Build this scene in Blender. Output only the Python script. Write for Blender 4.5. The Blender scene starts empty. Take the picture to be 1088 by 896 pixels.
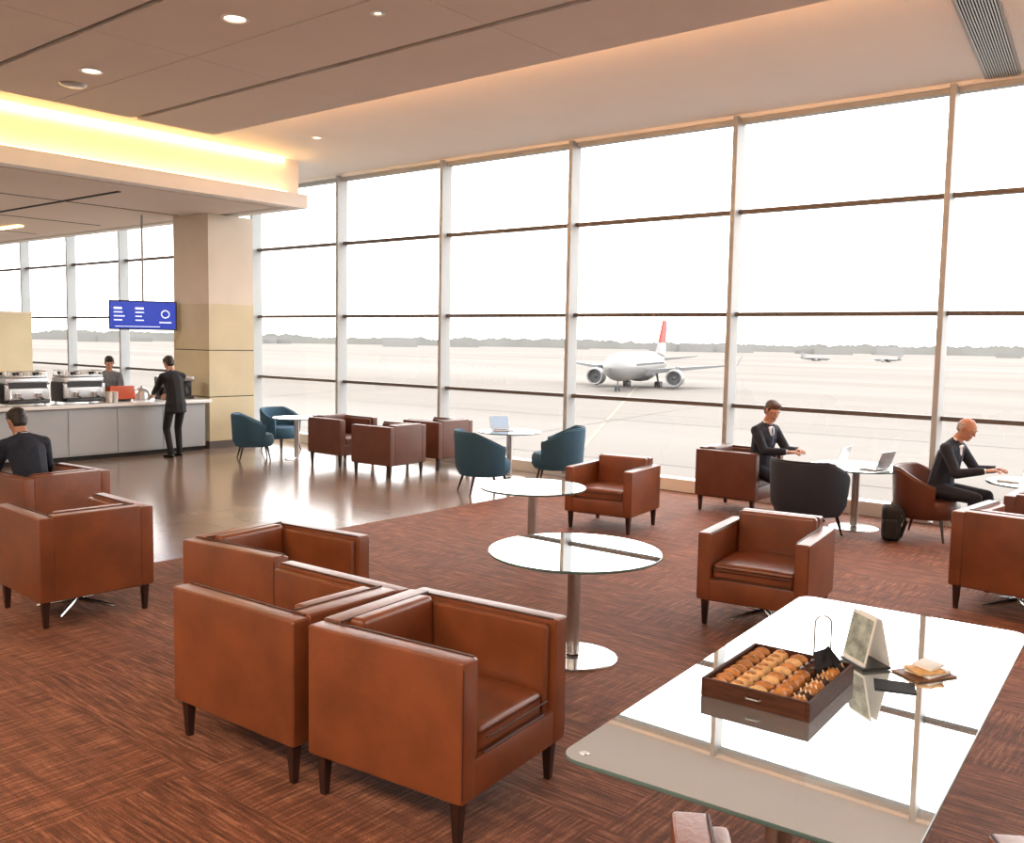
import bpy, bmesh, math, random
import numpy as np
from mathutils import Matrix, Vector, Euler
random.seed(7)
PI=math.pi
def V(*a): return Vector(a)
def rad(a): return math.radians(a)

# ------------------------------------------------------------------ materials
MATS={}
def newmat(name):
    m=bpy.data.materials.new(name); m.use_nodes=True
    nt=m.node_tree; b=nt.nodes['Principled BSDF']
    MATS[name]=m
    return m,nt,b
def N(nt,t,**kw):
    n=nt.nodes.new(t)
    for k,v in kw.items(): setattr(n,k,v)
    return n
def plain(name,col,rough=.5,metal=0.,var=.0,scale=8.,bump=0.,bscale=60.,spec=.5,coat=0.,emis=None,es=0.,stretch=(1,1,1)):
    m,nt,b=newmat(name)
    b.inputs['Base Color'].default_value=(*col,1)
    b.inputs['Roughness'].default_value=rough
    b.inputs['Metallic'].default_value=metal
    b.inputs['Specular IOR Level'].default_value=spec
    b.inputs['Coat Weight'].default_value=coat
    tc=N(nt,'ShaderNodeTexCoord'); mp=N(nt,'ShaderNodeMapping'); mp.inputs['Scale'].default_value=stretch
    nt.links.new(tc.outputs['Object'],mp.inputs['Vector'])
    if var>0:
        no=N(nt,'ShaderNodeTexNoise'); no.inputs['Scale'].default_value=scale; no.inputs['Detail'].default_value=4
        nt.links.new(mp.outputs[0],no.inputs['Vector'])
        cr=N(nt,'ShaderNodeValToRGB')
        cr.color_ramp.elements[0].position=.3; cr.color_ramp.elements[1].position=.7
        cr.color_ramp.elements[0].color=(*[c*(1-var) for c in col],1)
        cr.color_ramp.elements[1].color=(*[min(1,c*(1+var)) for c in col],1)
        nt.links.new(no.outputs['Fac'],cr.inputs[0]); nt.links.new(cr.outputs[0],b.inputs['Base Color'])
    if bump>0:
        n2=N(nt,'ShaderNodeTexNoise'); n2.inputs['Scale'].default_value=bscale; n2.inputs['Detail'].default_value=3
        nt.links.new(mp.outputs[0],n2.inputs['Vector'])
        bp=N(nt,'ShaderNodeBump'); bp.inputs['Strength'].default_value=bump; bp.inputs['Distance'].default_value=.01
        nt.links.new(n2.outputs['Fac'],bp.inputs['Height']); nt.links.new(bp.outputs[0],b.inputs['Normal'])
    if emis:
        b.inputs['Emission Color'].default_value=(*emis,1); b.inputs['Emission Strength'].default_value=es
    return m
plain('leather',(.20,.055,.018),.32,var=.22,scale=4,bump=.10,bscale=45,spec=.65)
plain('leather_dark',(.05,.016,.009),.5,var=.1)
plain('leather_brown',(.115,.040,.025),.36,var=.12,scale=5,bump=.12,bscale=90)
plain('wood_dark',(.030,.012,.008),.35,var=.3,scale=10,stretch=(1,1,.2))
plain('chrome',(.72,.72,.72),.18,metal=1)
plain('steel',(.55,.55,.55),.32,metal=1,var=.05,scale=30)
plain('blue_fabric',(.026,.088,.150),.75,var=.12,scale=60,bump=.2,bscale=250)
plain('navy_fabric',(.020,.026,.040),.7,var=.1,scale=60,bump=.2,bscale=250)
plain('table_white',(.72,.72,.71),.08,spec=.8,coat=.6)
plain('white_paint',(.86,.85,.82),.5,var=.02,scale=2)
plain('ceiling_white',(.90,.87,.82),.7,var=.015,scale=1)
plain('ceiling_tan',(.75,.67,.60),.75,var=.03,scale=.8)
plain('black_gap',(.012,.010,.009),.8,var=.1)
plain('alu_light',(.38,.40,.41),.45,metal=.1,var=.03,scale=3)
plain('alu_dark',(.11,.088,.080),.45,metal=.2,var=.05,scale=3)
plain('column_tan',(.68,.60,.50),.6,var=.03,scale=2)
plain('column_beige',(.60,.52,.34),.5,var=.05,scale=2)
plain('counter_grey',(.40,.42,.44),.4,var=.03,scale=2)
plain('counter_top',(.78,.77,.75),.25,var=.03,scale=6)
plain('black_plastic',(.02,.02,.022),.35,var=.1)
plain('red_plastic',(.62,.10,.03),.4,var=.1)
plain('suit',(.010,.014,.028),.8,var=.2,scale=20)
plain('suit_black',(.008,.008,.010),.8,var=.2,scale=20)
plain('grey_shirt',(.16,.17,.19),.8,var=.15,scale=20)
plain('shirt_white',(.75,.78,.82),.7,var=.03)
plain('tie',(.05,.06,.16),.5,var=.1)
plain('skin',(.50,.25,.17),.55,var=.06,scale=30)
plain('lips',(.38,.13,.10),.5,var=.05)
plain('hair_dark',(.018,.012,.009),.55,var=.3,scale=60)
plain('hair_brown',(.07,.035,.018),.55,var=.3,scale=60)
plain('hair_grey',(.36,.33,.30),.6,var=.2,scale=60)
plain('eye_white',(.6,.58,.56),.3,var=.02)
plain('shoe',(.01,.009,.008),.25,var=.1)
plain('silver',(.62,.63,.65),.3,metal=.7,var=.03)
plain('screen_glow',(.05,.07,.1),.2,emis=(.75,.85,1),es=.7)
plain('wood_tray',(.062,.020,.009),.6,var=.35,scale=9,stretch=(1,6,6),spec=.15)
plain('wood_tray_inner',(.20,.09,.04),.5,var=.3,scale=9,stretch=(1,6,6))
plain('pastry',(.50,.20,.05),.5,var=.4,scale=25,bump=.5,bscale=70)
plain('pastry_light',(.74,.44,.18),.6,var=.25,scale=30,bump=.4,bscale=70)
plain('chocolate',(.06,.025,.014),.4,var=.3,scale=30)
plain('napkin',(.012,.013,.018),.8,var=.2)
plain('paper',(.85,.84,.80),.6,var=.02)
plain('card_green',(.40,.45,.40),.5,var=.6,scale=14)
plain('plane_white',(.172,.170,.168),.35,var=.01)
plain('plane_grey',(.105,.108,.112),.4,var=.03)
plain('plane_dark',(.035,.035,.04),.5,var=.1)
plain('plane_red',(.20,.028,.020),.5,var=.05,spec=.2)
plain('led_warm',(1,.75,.4),.5,emis=(1,.58,.21),es=10)
plain('led_cloud',(1,.6,.3),.5,emis=(1,.46,.16),es=66)
plain('downlight_glow',(1,.9,.8),.5,emis=(1,.78,.6),es=5)
plain('fill_panel_glow',(1,.95,.9),.5,emis=(1,.88,.76),es=1)  # glow of the added fill panels
plain('trees_far',(.175,.176,.166),.9,var=.10,scale=.02)  # pale tone has distance haze mixed into the tree colour
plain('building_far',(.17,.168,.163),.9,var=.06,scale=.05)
plain('screen_text',(.8,.85,1),.4,emis=(.75,.85,1),es=.9)
plain('tv_blue',(.01,.02,.1),.2,emis=(.02,.06,.50),es=.9,var=.1)

# reflective glass table top
m,nt,b=newmat('glass_top')
b.inputs['Base Color'].default_value=(.70,.82,.88,1); b.inputs['Roughness'].default_value=.02
gl=N(nt,'ShaderNodeBsdfGlossy'); gl.inputs['Color'].default_value=(.92,.96,.98,1); gl.inputs['Roughness'].default_value=.012
tr=N(nt,'ShaderNodeBsdfTransparent'); tr.inputs[0].default_value=(.86,.93,.93,1)
m0=N(nt,'ShaderNodeMixShader'); m0.inputs[0].default_value=.16
nt.links.new(b.outputs[0],m0.inputs[1]); nt.links.new(tr.outputs[0],m0.inputs[2])
mx=N(nt,'ShaderNodeMixShader'); lw=N(nt,'ShaderNodeLayerWeight'); lw.inputs['Blend'].default_value=.70
nt.links.new(lw.outputs['Facing'],mx.inputs[0]); nt.links.new(m0.outputs[0],mx.inputs[1]); nt.links.new(gl.outputs[0],mx.inputs[2])
nt.links.new(mx.outputs[0],nt.nodes['Material Output'].inputs[0])
plain('glass_edge',(.10,.16,.15),.1,spec=.8,var=.05)

# window glass
m,nt,b=newmat('window_glass')
tr=N(nt,'ShaderNodeBsdfTransparent'); tr.inputs[0].default_value=(.97,.98,.98,1)
gl=N(nt,'ShaderNodeBsdfGlossy'); gl.inputs['Roughness'].default_value=.01
mx=N(nt,'ShaderNodeMixShader'); mx.inputs[0].default_value=.04
nt.links.new(tr.outputs[0],mx.inputs[1]); nt.links.new(gl.outputs[0],mx.inputs[2]); nt.links.new(mx.outputs[0],nt.nodes['Material Output'].inputs[0])

# carpet
def carpet():
    m,nt,b=newmat('carpet')
    tc=N(nt,'ShaderNodeTexCoord')
    def streak(sc,det=5,ro=.7):
        mp=N(nt,'ShaderNodeMapping'); mp.inputs['Scale'].default_value=sc
        nt.links.new(tc.outputs['Object'],mp.inputs[0])
        no=N(nt,'ShaderNodeTexNoise'); no.inputs['Scale'].default_value=1; no.inputs['Detail'].default_value=det; no.inputs['Roughness'].default_value=ro
        nt.links.new(mp.outputs[0],no.inputs['Vector']); return no
    a=streak((3.6,56,1)); c=streak((56,3.6,1)); h=streak((1.0,12,1),3,.6); w=streak((130,130,1),2)
    ck=N(nt,'ShaderNodeTexChecker'); ck.inputs['Scale'].default_value=1.0
    mp=N(nt,'ShaderNodeMapping'); mp.inputs['Scale'].default_value=(.55,1.1,1); mp.inputs['Location'].default_value=(.2,.3,.5)
    nt.links.new(tc.outputs['Object'],mp.inputs[0]); nt.links.new(mp.outputs[0],ck.inputs['Vector'])
    mix=N(nt,'ShaderNodeMix',data_type='FLOAT')
    mul=N(nt,'ShaderNodeMath',operation='MULTIPLY_ADD'); mul.inputs[1].default_value=.68; mul.inputs[2].default_value=.08
    nt.links.new(ck.outputs['Fac'],mul.inputs[0])
    nt.links.new(mul.outputs[0],mix.inputs[0]); nt.links.new(a.outputs['Fac'],mix.inputs[2]); nt.links.new(c.outputs['Fac'],mix.inputs[3])
    mw=N(nt,'ShaderNodeMix',data_type='FLOAT'); mw.inputs[0].default_value=.24
    nt.links.new(mix.outputs[0],mw.inputs[2]); nt.links.new(w.outputs['Fac'],mw.inputs[3])
    cr=N(nt,'ShaderNodeValToRGB'); e=cr.color_ramp.elements
    e[0].position=.38; e[0].color=(.072,.027,.016,1); e[1].position=.62; e[1].color=(.50,.215,.11,1)
    x=e.new(.5); x.color=(.215,.074,.037,1)
    nt.links.new(mw.outputs[0],cr.inputs[0])
    cr2=N(nt,'ShaderNodeValToRGB'); e=cr2.color_ramp.elements
    e[0].position=.36; e[0].color=(.56,.53,.53,1); e[1].position=.64; e[1].color=(1,1,1,1)
    nt.links.new(h.outputs['Fac'],cr2.inputs[0])
    mm=N(nt,'ShaderNodeMix',data_type='RGBA',blend_type='MULTIPLY'); mm.inputs[0].default_value=.75
    nt.links.new(cr.outputs[0],mm.inputs[6]); nt.links.new(cr2.outputs[0],mm.inputs[7])
    nt.links.new(mm.outputs[2],b.inputs['Base Color'])
    b.inputs['Roughness'].default_value=.75; b.inputs['Specular IOR Level'].default_value=.35
    bp=N(nt,'ShaderNodeBump'); bp.inputs['Strength'].default_value=.35; bp.inputs['Distance'].default_value=.01
    nt.links.new(mw.outputs[0],bp.inputs['Height']); nt.links.new(bp.outputs[0],b.inputs['Normal'])
carpet()
def tilefloor():
    m,nt,b=newmat('stone_tile')
    tc=N(nt,'ShaderNodeTexCoord')
    br=N(nt,'ShaderNodeTexBrick'); br.offset=0.5
    br.inputs['Scale'].default_value=1.0; br.inputs['Brick Width'].default_value=1.2; br.inputs['Row Height'].default_value=.6; br.inputs['Mortar Size'].default_value=.004
    br.inputs['Color1'].default_value=(.29,.20,.15,1); br.inputs['Color2'].default_value=(.33,.235,.18,1); br.inputs['Mortar'].default_value=(.12,.08,.06,1)
    nt.links.new(tc.outputs['Object'],br.inputs['Vector'])
    no=N(nt,'ShaderNodeTexNoise'); no.inputs['Scale'].default_value=1.5; no.inputs['Detail'].default_value=6; nt.links.new(tc.outputs['Object'],no.inputs['Vector'])
    mm=N(nt,'ShaderNodeMix',data_type='RGBA',blend_type='MULTIPLY'); mm.inputs[0].default_value=.4
    nt.links.new(br.outputs[0],mm.inputs[6]); nt.links.new(no.outputs['Fac'],mm.inputs[7]); nt.links.new(mm.outputs[2],b.inputs['Base Color'])
    b.inputs['Roughness'].default_value=.17; b.inputs['Specular IOR Level'].default_value=.6
tilefloor()
def apron():
    m,nt,b=newmat('apron')
    tc=N(nt,'ShaderNodeTexCoord'); mp=N(nt,'ShaderNodeMapping'); mp.inputs['Scale'].default_value=(.004,.02,1); mp.inputs['Rotation'].default_value=(0,0,.35)
    nt.links.new(tc.outputs['Object'],mp.inputs[0])
    no=N(nt,'ShaderNodeTexNoise'); no.inputs['Scale'].default_value=1; no.inputs['Detail'].default_value=5; nt.links.new(mp.outputs[0],no.inputs['Vector'])
    cr=N(nt,'ShaderNodeValToRGB'); e=cr.color_ramp.elements
    e[0].position=.38; e[0].color=(.138,.121,.107,1); e[1].position=.62; e[1].color=(.176,.162,.148,1)
    nt.links.new(no.outputs['Fac'],cr.inputs[0]); nt.links.new(cr.outputs[0],b.inputs['Base Color']); b.inputs['Roughness'].default_value=.9
    b.inputs['Specular IOR Level'].default_value=.1
apron()
plain('apron_line',(.182,.163,.120),.9,var=.1,scale=.2)
plain('apron_seam',(.112,.102,.093),.9,var=.1,scale=.2)

# ------------------------------------------------------------------ mesh builder
class MB:
    def __init__(s): s.v=[];s.f=[];s.m=[];s.mats=[]
    def mi(s,name):
        if name not in s.mats: s.mats.append(name)
        return s.mats.index(name)
    def add(s,vs,fs,mat,M=None):
        o=len(s.v)
        for p in vs:
            p=Vector(p); s.v.append(tuple(M@p) if M else tuple(p))
        k=s.mi(mat)
        for f in fs: s.f.append(tuple(i+o for i in f)); s.m.append(k)
    def bm(s,bm,mat,M=None):
        bm.verts.ensure_lookup_table(); bm.verts.index_update()
        s.add([v.co.copy() for v in bm.verts],[[v.index for v in f.verts] for f in bm.faces],mat,M); bm.free()
    def box(s,c,size,mat,rot=(0,0,0),bev=0.,seg=2,M=None,taper=1.,crown=0.):
        bm=bmesh.new(); bmesh.ops.create_cube(bm,size=1)
        for v in bm.verts:
            k=taper if v.co.z<0 else 1
            v.co=Vector((v.co.x*size[0]*k,v.co.y*size[1]*k,v.co.z*size[2]))
        if crown: bmesh.ops.subdivide_edges(bm,edges=bm.edges[:],cuts=5,use_grid_fill=True)
        if bev>0:
            ed=[e for e in bm.edges if len(e.link_faces)==2 and e.calc_face_angle(0)>.5] if crown else bm.edges[:]
            bmesh.ops.bevel(bm,geom=ed,offset=bev,segments=seg,profile=.6,affect='EDGES')
        if crown:
            for v in bm.verts:
                if v.co.z>0:
                    u=max(0,1-(2*v.co.x/size[0])**2); w=max(0,1-(2*v.co.y/size[1])**2)
                    v.co.z+=crown*math.sqrt(u*w)
        T=Matrix.Translation(Vector(c))@Euler(rot).to_matrix().to_4x4()
        if M: T=M@T
        s.bm(bm,mat,T)
    def cyl(s,p0,p1,r0,r1,mat,n=20,M=None,cap=True):
        p0=Vector(p0);p1=Vector(p1); d=(p1-p0); 
        q=d.to_track_quat('Z','Y').to_matrix()
        vs=[]
        for p,r in((p0,r0),(p1,r1)):
            for i in range(n):
                a=2*PI*i/n; vs.append(p+q@Vector((r*math.cos(a),r*math.sin(a),0)))
        fs=[(i,(i+1)%n,n+(i+1)%n,n+i) for i in range(n)]
        if cap: fs+=[tuple(range(n-1,-1,-1)),tuple(range(n,2*n))]
        s.add(vs,fs,mat,M)
    def lathe(s,prof,mat,n=32,M=None):
        vs=[];fs=[];k=len(prof)
        for i in range(n):
            a=2*PI*i/n
            for r,z in prof: vs.append((r*math.cos(a),r*math.sin(a),z))
        for i in range(n):
            j=(i+1)%n
            for q in range(k-1): fs.append((i*k+q,j*k+q,j*k+q+1,i*k+q+1))
        s.add(vs,fs,mat,M)
    def tube(s,pts,r,mat,n=8,closed=False,M=None):
        pts=[Vector(p) for p in pts]; L=len(pts); vs=[];fs=[]
        for i,p in enumerate(pts):
            if closed: t=pts[(i+1)%L]-pts[i-1]
            else: t=pts[min(i+1,L-1)]-pts[max(i-1,0)]
            q=t.to_track_quat('Z','Y').to_matrix()
            rr=r[i] if isinstance(r,(list,tuple)) else r
            for j in range(n):
                a=2*PI*j/n; vs.append(p+q@Vector((rr*math.cos(a),rr*math.sin(a),0)))
        for i in range(L if closed else L-1):
            k=(i+1)%L
            for j in range(n): fs.append((i*n+j,i*n+(j+1)%n,k*n+(j+1)%n,k*n+j))
        if not closed: fs+=[tuple(range(n-1,-1,-1)),tuple((L-1)*n+j for j in range(n))]
        s.add(vs,fs,mat,M)
    def ell(s,c,r,mat,rot=(0,0,0),M=None,sub=2):
        bm=bmesh.new(); bmesh.ops.create_icosphere(bm,subdivisions=sub,radius=1)
        T=Matrix.Translation(Vector(c))@Euler(rot).to_matrix().to_4x4()@Matrix.Diagonal((*r,1))
        if M: T=M@T
        s.bm(bm,mat,T)
    def mesh(s,name,smooth=35):
        me=bpy.data.meshes.new(name); me.from_pydata(s.v,[],s.f)
        for n in s.mats: me.materials.append(MATS[n])
        me.polygons.foreach_set('material_index',s.m)
        me.update()
        bm=bmesh.new(); bm.from_mesh(me); bmesh.ops.recalc_face_normals(bm,faces=bm.faces[:]); bm.to_mesh(me); bm.free()
        me.shade_smooth(); me.set_sharp_from_angle(angle=rad(smooth))
        return me
    def obj(s,name,loc=(0,0,0),rz=0,smooth=35):
        return place(s.mesh(name,smooth),name,loc,rz)
def place(me,name,loc=(0,0,0),rz=0,sc=1):
    o=bpy.data.objects.new(name,me); bpy.context.collection.objects.link(o)
    o.location=loc; o.rotation_euler=(0,0,rad(rz)); o.scale=(sc,sc,sc); return o

# ------------------------------------------------------------------ room shell
DW=12.18; X0=-17.0; SP=2.767; ZT=[1.30,2.58,3.99]; ZTOP=5.25
XL=-33.6; XR=5.13
b=MB(); b.box(((-8.1+XR)/2,(DW-4)/2,-.1),(XR+8.1,DW+4,.2),'carpet'); b.obj('floor_carpet')
b=MB(); b.box(((-8.1+XL)/2,(DW-4)/2,-.1),(-8.1-XL,DW+4,.2),'stone_tile'); b.obj('floor')
b=MB(); b.box(((XL+XR)/2,(DW-4)/2,5.4),(XR-XL,DW+4.4,.2),'ceiling_white'); b.obj('ceiling')
b=MB()
cx0,cx1=-11.93,XR-.05
bands=[(-3.8,2.3),(2.34,4.41),(4.49,5.52),(5.535,6.555),(6.645,7.80)]
for (y0,y1) in bands:
    x=cx0
    while x<cx1-.1:
        x2=min(x+3.1,cx1)
        b.box(((x+x2)/2,(y0+y1)/2,5.06),(x2-x-.008,y1-y0,.12),'ceiling_tan'); x=x2
for y in (4.45,6.60):
    b.box(((cx0+cx1)/2,y,5.10),(cx1-cx0,.14,.04),'black_gap')
    b.box(((cx0+cx1)/2,y,5.045),(cx1-cx0-.02,.012,.05),'alu_dark')
b.box(((cx0+cx1)/2,2,5.125),(cx1-cx0,11.5,.01),'black_gap')
b.obj('ceiling_cloud')
b=MB(); b.box(((cx0+cx1)/2,7.815,5.09),(cx1-cx0,.02,.05),'led_cloud'); b.obj('cove_light_strip')
b=MB(); b.box((cx0-.015,2,5.09),(.02,11.4,.04),'led_warm'); b.obj('cove_light_strip')
# bulkhead over the bar
b=MB()
yb=10.75
b.box(((XL-13.8)/2,(yb-4)/2,4.96),(-13.8-XL,yb+4,.80),'ceiling_white')
b.box((-13.68,(10.55-4)/2,4.56),(.26,14.55,.24),'white_paint')
b.box(((XL-13.55)/2,10.65,4.56),(-13.55-XL,.22,.24),'white_paint')
b.box(((XL-13.8)/2,(yb-4)/2-.2,4.55),(-14.1-XL,yb+3.6,.215),'ceiling_tan')
for y in (3,7.8):
    b.box(((XL-14.3)/2,y,4.437),(-14.3-XL-.6,.07,.012),'black_gap')
for x in (-16.5,-19.5,-22.5,-25.5):
    b.box((x,3.5,4.439),(.012,13,.01),'black_gap')
b.obj('ceiling_bulkhead')
b=MB(); b.box((-13.76,3.3,5.25),(.05,14.2,.06),'led_warm'); b.box((-13.70,3.3,4.70),(.05,14.2,.03),'led_warm'); b.obj('cove_light_strip')
b=MB(); b.box((-24,9.0,4.42),(6,.12,.02),'led_warm'); b.obj('cove_light_strip')
b=MB(); b.box(((XL+XR)/2,-4.1,2.65),(XR-XL+.4,.2,5.3),'white_paint'); b.obj('wall_back')
b=MB(); b.box((XR+.1,(DW-4)/2,2.65),(.2,DW+4,5.3),'white_paint'); b.obj('wall_right')
b=MB(); b.box((XL-.1,(DW-4)/2,2.65),(.2,DW+4,5.3),'column_tan'); b.obj('wall_left')
b=MB(); b.box(((XL+XR)/2,DW+.05,5.31),(XR-XL,.3,.12),'white_paint'); b.obj('trim_1')
n=0
for i in range(-6,8):
    xa=X0+SP*i; xb=xa+SP; n+=1
    b=MB()
    b.box((xa,DW-.06,2.66),(.068,.25,5.22),'alu_light',bev=.006,seg=1)
    for z in ZT: b.box(((xa+xb)/2,DW-.0,z),(SP-.076,.11,.055),'alu_dark')
    b.box(((xa+xb)/2,DW,5.22),(SP-.076,.12,.07),'alu_light')
    b.box(((xa+xb)/2,DW-.02,.09),(SP-.076,.20,.18),'white_paint')
    b.add([(xa+.03,DW+.03,.1),(xb-.03,DW+.03,.1),(xb-.03,DW+.03,5.2),(xa+.03,DW+.03,5.2)],[(0,1,2,3)],'window_glass')
    b.obj('window_%d'%n)
b=MB(); b.box((X0+SP*8-.05,DW-.06,2.65),(.075,.26,5.2),'alu_light'); b.obj('trim_2')
# column
b=MB()
cxm,cym=(-16.87-15.65)/2,(10.09+11.10)/2
b.box((cxm,cym,3.60),(1.20,.99,1.68),'column_tan'); 
for k,(z0,z1) in enumerate(((.14,.98),(.995,1.87),(1.885,2.76))):
    b.box((cxm,cym,(z0+z1)/2),(1.22,1.01,z1-z0),'column_beige',bev=.004,seg=1)
b.box((cxm,cym,1.4),(1.2,.99,2.7),'black_gap')
b.box((cxm,cym,.07),(1.24,1.03,.14),'alu_dark')
b.obj('structural_column')
b=MB(); b.box((-23.2,9.1,1.3),(.2,2.0,2.6),'column_beige'); b.box((-23.2,9.1,2.62),(.24,2.04,.05),'column_tan'); b.obj('partition_wall')
def downlight(x,y,z,r=.10):
    b=MB(); b.lathe([(r,0),(r+.025,-.004),(r+.03,-.012),(r,-.014),(r-.01,.0)],'white_paint',24)
    b.lathe([(0.001,-.003),(r-.012,-.003)],'downlight_glow',24); b.obj('ceiling_downlight',(x,y,z))
for p in ((-7.45,5.10),(-10.18,5.15),(-4.5,3.3),(-1.2,5.2),(-8.5,3.2)): downlight(*p,5.0)
downlight(-11.95,9.67,5.3,.07); downlight(-6.3,5.77,5.0,.04)
b=MB(); b.lathe([(.001,-.03),(.10,-.03),(.14,-.012),(.15,0)],'steel',24); b.obj('ceiling_speaker',(-10.9,5.3,5.0))
b=MB(); b.box((0,0,.015),(.38,3.1,.02),'alu_light'); b.box((0,0,.004),(.32,3.04,.004),'black_gap')
for i in range(13): b.box((-.15+i*.025,0,-.004),(.012,3.0,.014),'steel')
b.obj('ceiling_vent',(-2.46,10.55,5.275),7)
for (x,y) in ((-6.5,-1.2),(-2.2,-1.2),(1.8,-1.0)):
    b=MB(); b.box((0,0,0),(2.1,2.1,.05),'white_paint'); b.box((0,0,-.028),(2.0,2.0,.01),'fill_panel_glow'); b.obj('fill_light_panel',(x,y,4.97))  # added panels behind the camera, housing for the fill lamps

# ------------------------------------------------------------------ chairs
def star_base(b,r=.30,z=.02):
    b.cyl((0,0,.03),(0,0,.24),.03,.03,'chrome')
    for k in range(4):
        a=PI/4+k*PI/2
        b.tube([(0,0,.075),(r*.5*math.cos(a),r*.5*math.sin(a),.05),(r*math.cos(a),r*math.sin(a),.018)],[.022,.018,.012],'chrome',8)
def club(name,W=.86,D=.86,harm=.82,hback=.83,leather='leather',star=False,pads=True):
    b=MB(); ta=.105; tb=.12
    for s in(-1,1):
        b.box((s*(W/2-ta/2),0,(harm+.20)/2),(ta,D,harm-.20),leather,bev=.018,seg=3)
        if pads: b.box((s*(W/2-ta-.026),-.02+.0,(harm+.36)/2-.01),(.055,D-.10,harm-.38),leather,bev=.02,seg=3)
        x=s*(W/2-.004)
        b.tube([(x,-D/2+.03,harm-.024),(x,D/2-.03,harm-.024)],.004,'leather_dark',6)
        b.tube([(x,-D/2+.03,.222),(x,D/2-.03,.222)],.004,'leather_dark',6)
        b.tube([(s*(W/2-ta+.004),-D/2+.02,harm+.001),(s*(W/2-ta+.004),D/2-.03,harm+.001)],.005,'leather_dark',6)
        for yy in (-D/2+.004,):
            b.tube([(s*(W/2-.008),yy,.23),(s*(W/2-.008),yy,harm-.03)],.0035,'leather_dark',6)
    b.box((0,D/2-tb/2,(hback+.20)/2),(W-2*ta+.01,tb,hback-.20),leather,bev=.016,seg=3)
    b.box((0,D/2-tb-.035,(hback+.42)/2+.005),(W-2*ta-(.11 if pads else .01),.10,hback-.42),leather,bev=.03,seg=4,rot=(-.04,0,0))
    b.tube([(-W/2+ta,D/2-tb+.004,hback+.001),(W/2-ta,D/2-tb+.004,hback+.001)],.005,'leather_dark',6)
    b.box((0,-.02,.285),(W-2*ta+.01,D-.05,.17),leather,bev=.012,seg=2)
    b.box((0,-.055,.415),(W-2*ta-(.115 if pads else .015),D-tb-.06,.13),leather,bev=.034,seg=4,crown=.022)
    w=W/2-ta-(.075 if pads else .02); y0=-D/2-.0215+.02
    b.tube([(-w,y0,.445),(w,y0,.445)],.004,'leather_dark',6)
    b.tube([(-w,y0+.02,.372),(w,y0+.02,.372)],.006,'leather_dark',6)
    b.box((0,0,.205),(W-.08,D-.08,.03),'black_gap')
    for sx in(-1,1):
        for sy in(-1,1):
            b.box((sx*(W/2-.055),sy*(D/2-.06),.10),(.056,.056,.205),'wood_dark',taper=.6,bev=.004,seg=1)
    if star: star_base(b)
    return b.mesh(name)
def tub(name,mat,h=.80,R=.34):
    b=MB(); n=36; vs=[];fs=[]
    th=[rad(-118+236*i/(n)) for i in range(n+1)]
    for t in th:
        a=t+PI/2
        k=math.cos(t/2)**2
        top=.62+(h-.62)*max(0,min(1,(k-.30)/.50))
        ro=R+.02; dx,dy=math.cos(a),math.sin(a)
        sq=1.06
        for (r,z) in((ro-.05,.24),(ro+.0,.34),(ro+.025,top-.02),(ro+.012,top),(ro-.03,top),(ro-.04,top-.02),(ro-.075,.40)):
            vs.append((r*dx*sq,r*dy,z))
    K=7
    for i in range(n):
        for j in range(K):
            fs.append((i*K+j,(i+1)*K+j,(i+1)*K+(j+1)%K,i*K+(j+1)%K))
    fs.append(tuple(range(K))); fs.append(tuple(n*K+j for j in range(K-1,-1,-1)))
    b.add(vs,fs,mat)
    b.lathe([(.001,.24),(R-.05,.24),(R-.01,.30),(R-.012,.40),(R-.04,.445),(R-.10,.46),(.001,.465)],mat,32,M=Matrix.Translation((0,-.02,0)))
    b.tube([(vs[i*K+3][0],vs[i*K+3][1],vs[i*K+3][2]) for i in range(n+1)],.009,mat,8)
    for sx in(-1,1):
        for sy in(-1,1):
            b.cyl((sx*.20,sy*.20-.01,.26),(sx*.26,sy*.26,0),.022,.011,'wood_dark',12)
    return b.mesh(name)
m_club=club('club_chair',D=.90)
m_clubC=club('club_chair_c')
m_clubB=club('club_chair_b',W=.80,D=.98)
m_clubD=club('club_chair_d',W=.84,D=.84,harm=.72,hback=.80,star=True,pads=False)
m_clubE=club('club_chair_e',W=.84,D=.84,harm=.72,hback=.80,pads=False)
m_clubL=club('club_chair_l',star=True)
m_clubM=club('club_chair_m',W=.84,D=.84,leather='leather_brown',harm=.80,hback=.82)
C='leather_club_chair'
# front is local -Y ; rz=90 faces +X, rz=-90 faces -X, rz=180 faces +Y
place(m_club,C,(-3.00,3.17,0),90+6)
place(m_clubB,C,(-3.99,3.06,0),-90+2)
place(m_clubC,C,(-5.08,3.78,0),90+6)
place(m_clubD,C,(-2.98,6.85,0),8)
place(m_clubE,C,(-5.93,9.18,0),8)
place(m_clubL,C,(-7.17,3.42,0),-90-3)
place(m_clubL,C,(-9.18,4.10,0),-90+4)
place(m_clubM,C,(-5.35,11.30,0),90)
place(m_clubL,C,(-1.52,8.60,0),180-6)
place(m_clubM,C,(-1.46,10.0,0),180)
place(club('club_chair_w',W=.97,D=.86),C,(-.615,2.20,0),213)
place(m_clubM,C,(-10.85,10.22,0),-90+4)
place(m_clubM,C,(-12.35,10.55,0),90)
place(m_clubM,C,(-10.95,11.45,0),-90)
m_tub=tub('blue_tub_chair','blue_fabric')
T='blue_tub_chair'
place(m_tub,T,(-13.85,9.80,0),150)
place(m_tub,T,(-14.6,10.95,0),100)
place(m_tub,T,(-8.62,9.95,0),150,1.1)
place(m_tub,T,(-8.28,11.25,0),-60,1.1)
place(tub('grey_tub_chair','navy_fabric'),'grey_tub_chair',(-4.02,10.30,0),175,1.1)
place(tub('brown_tub_chair','leather_brown'),'brown_tub_chair',(-2.98,11.2,0),90)

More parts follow.
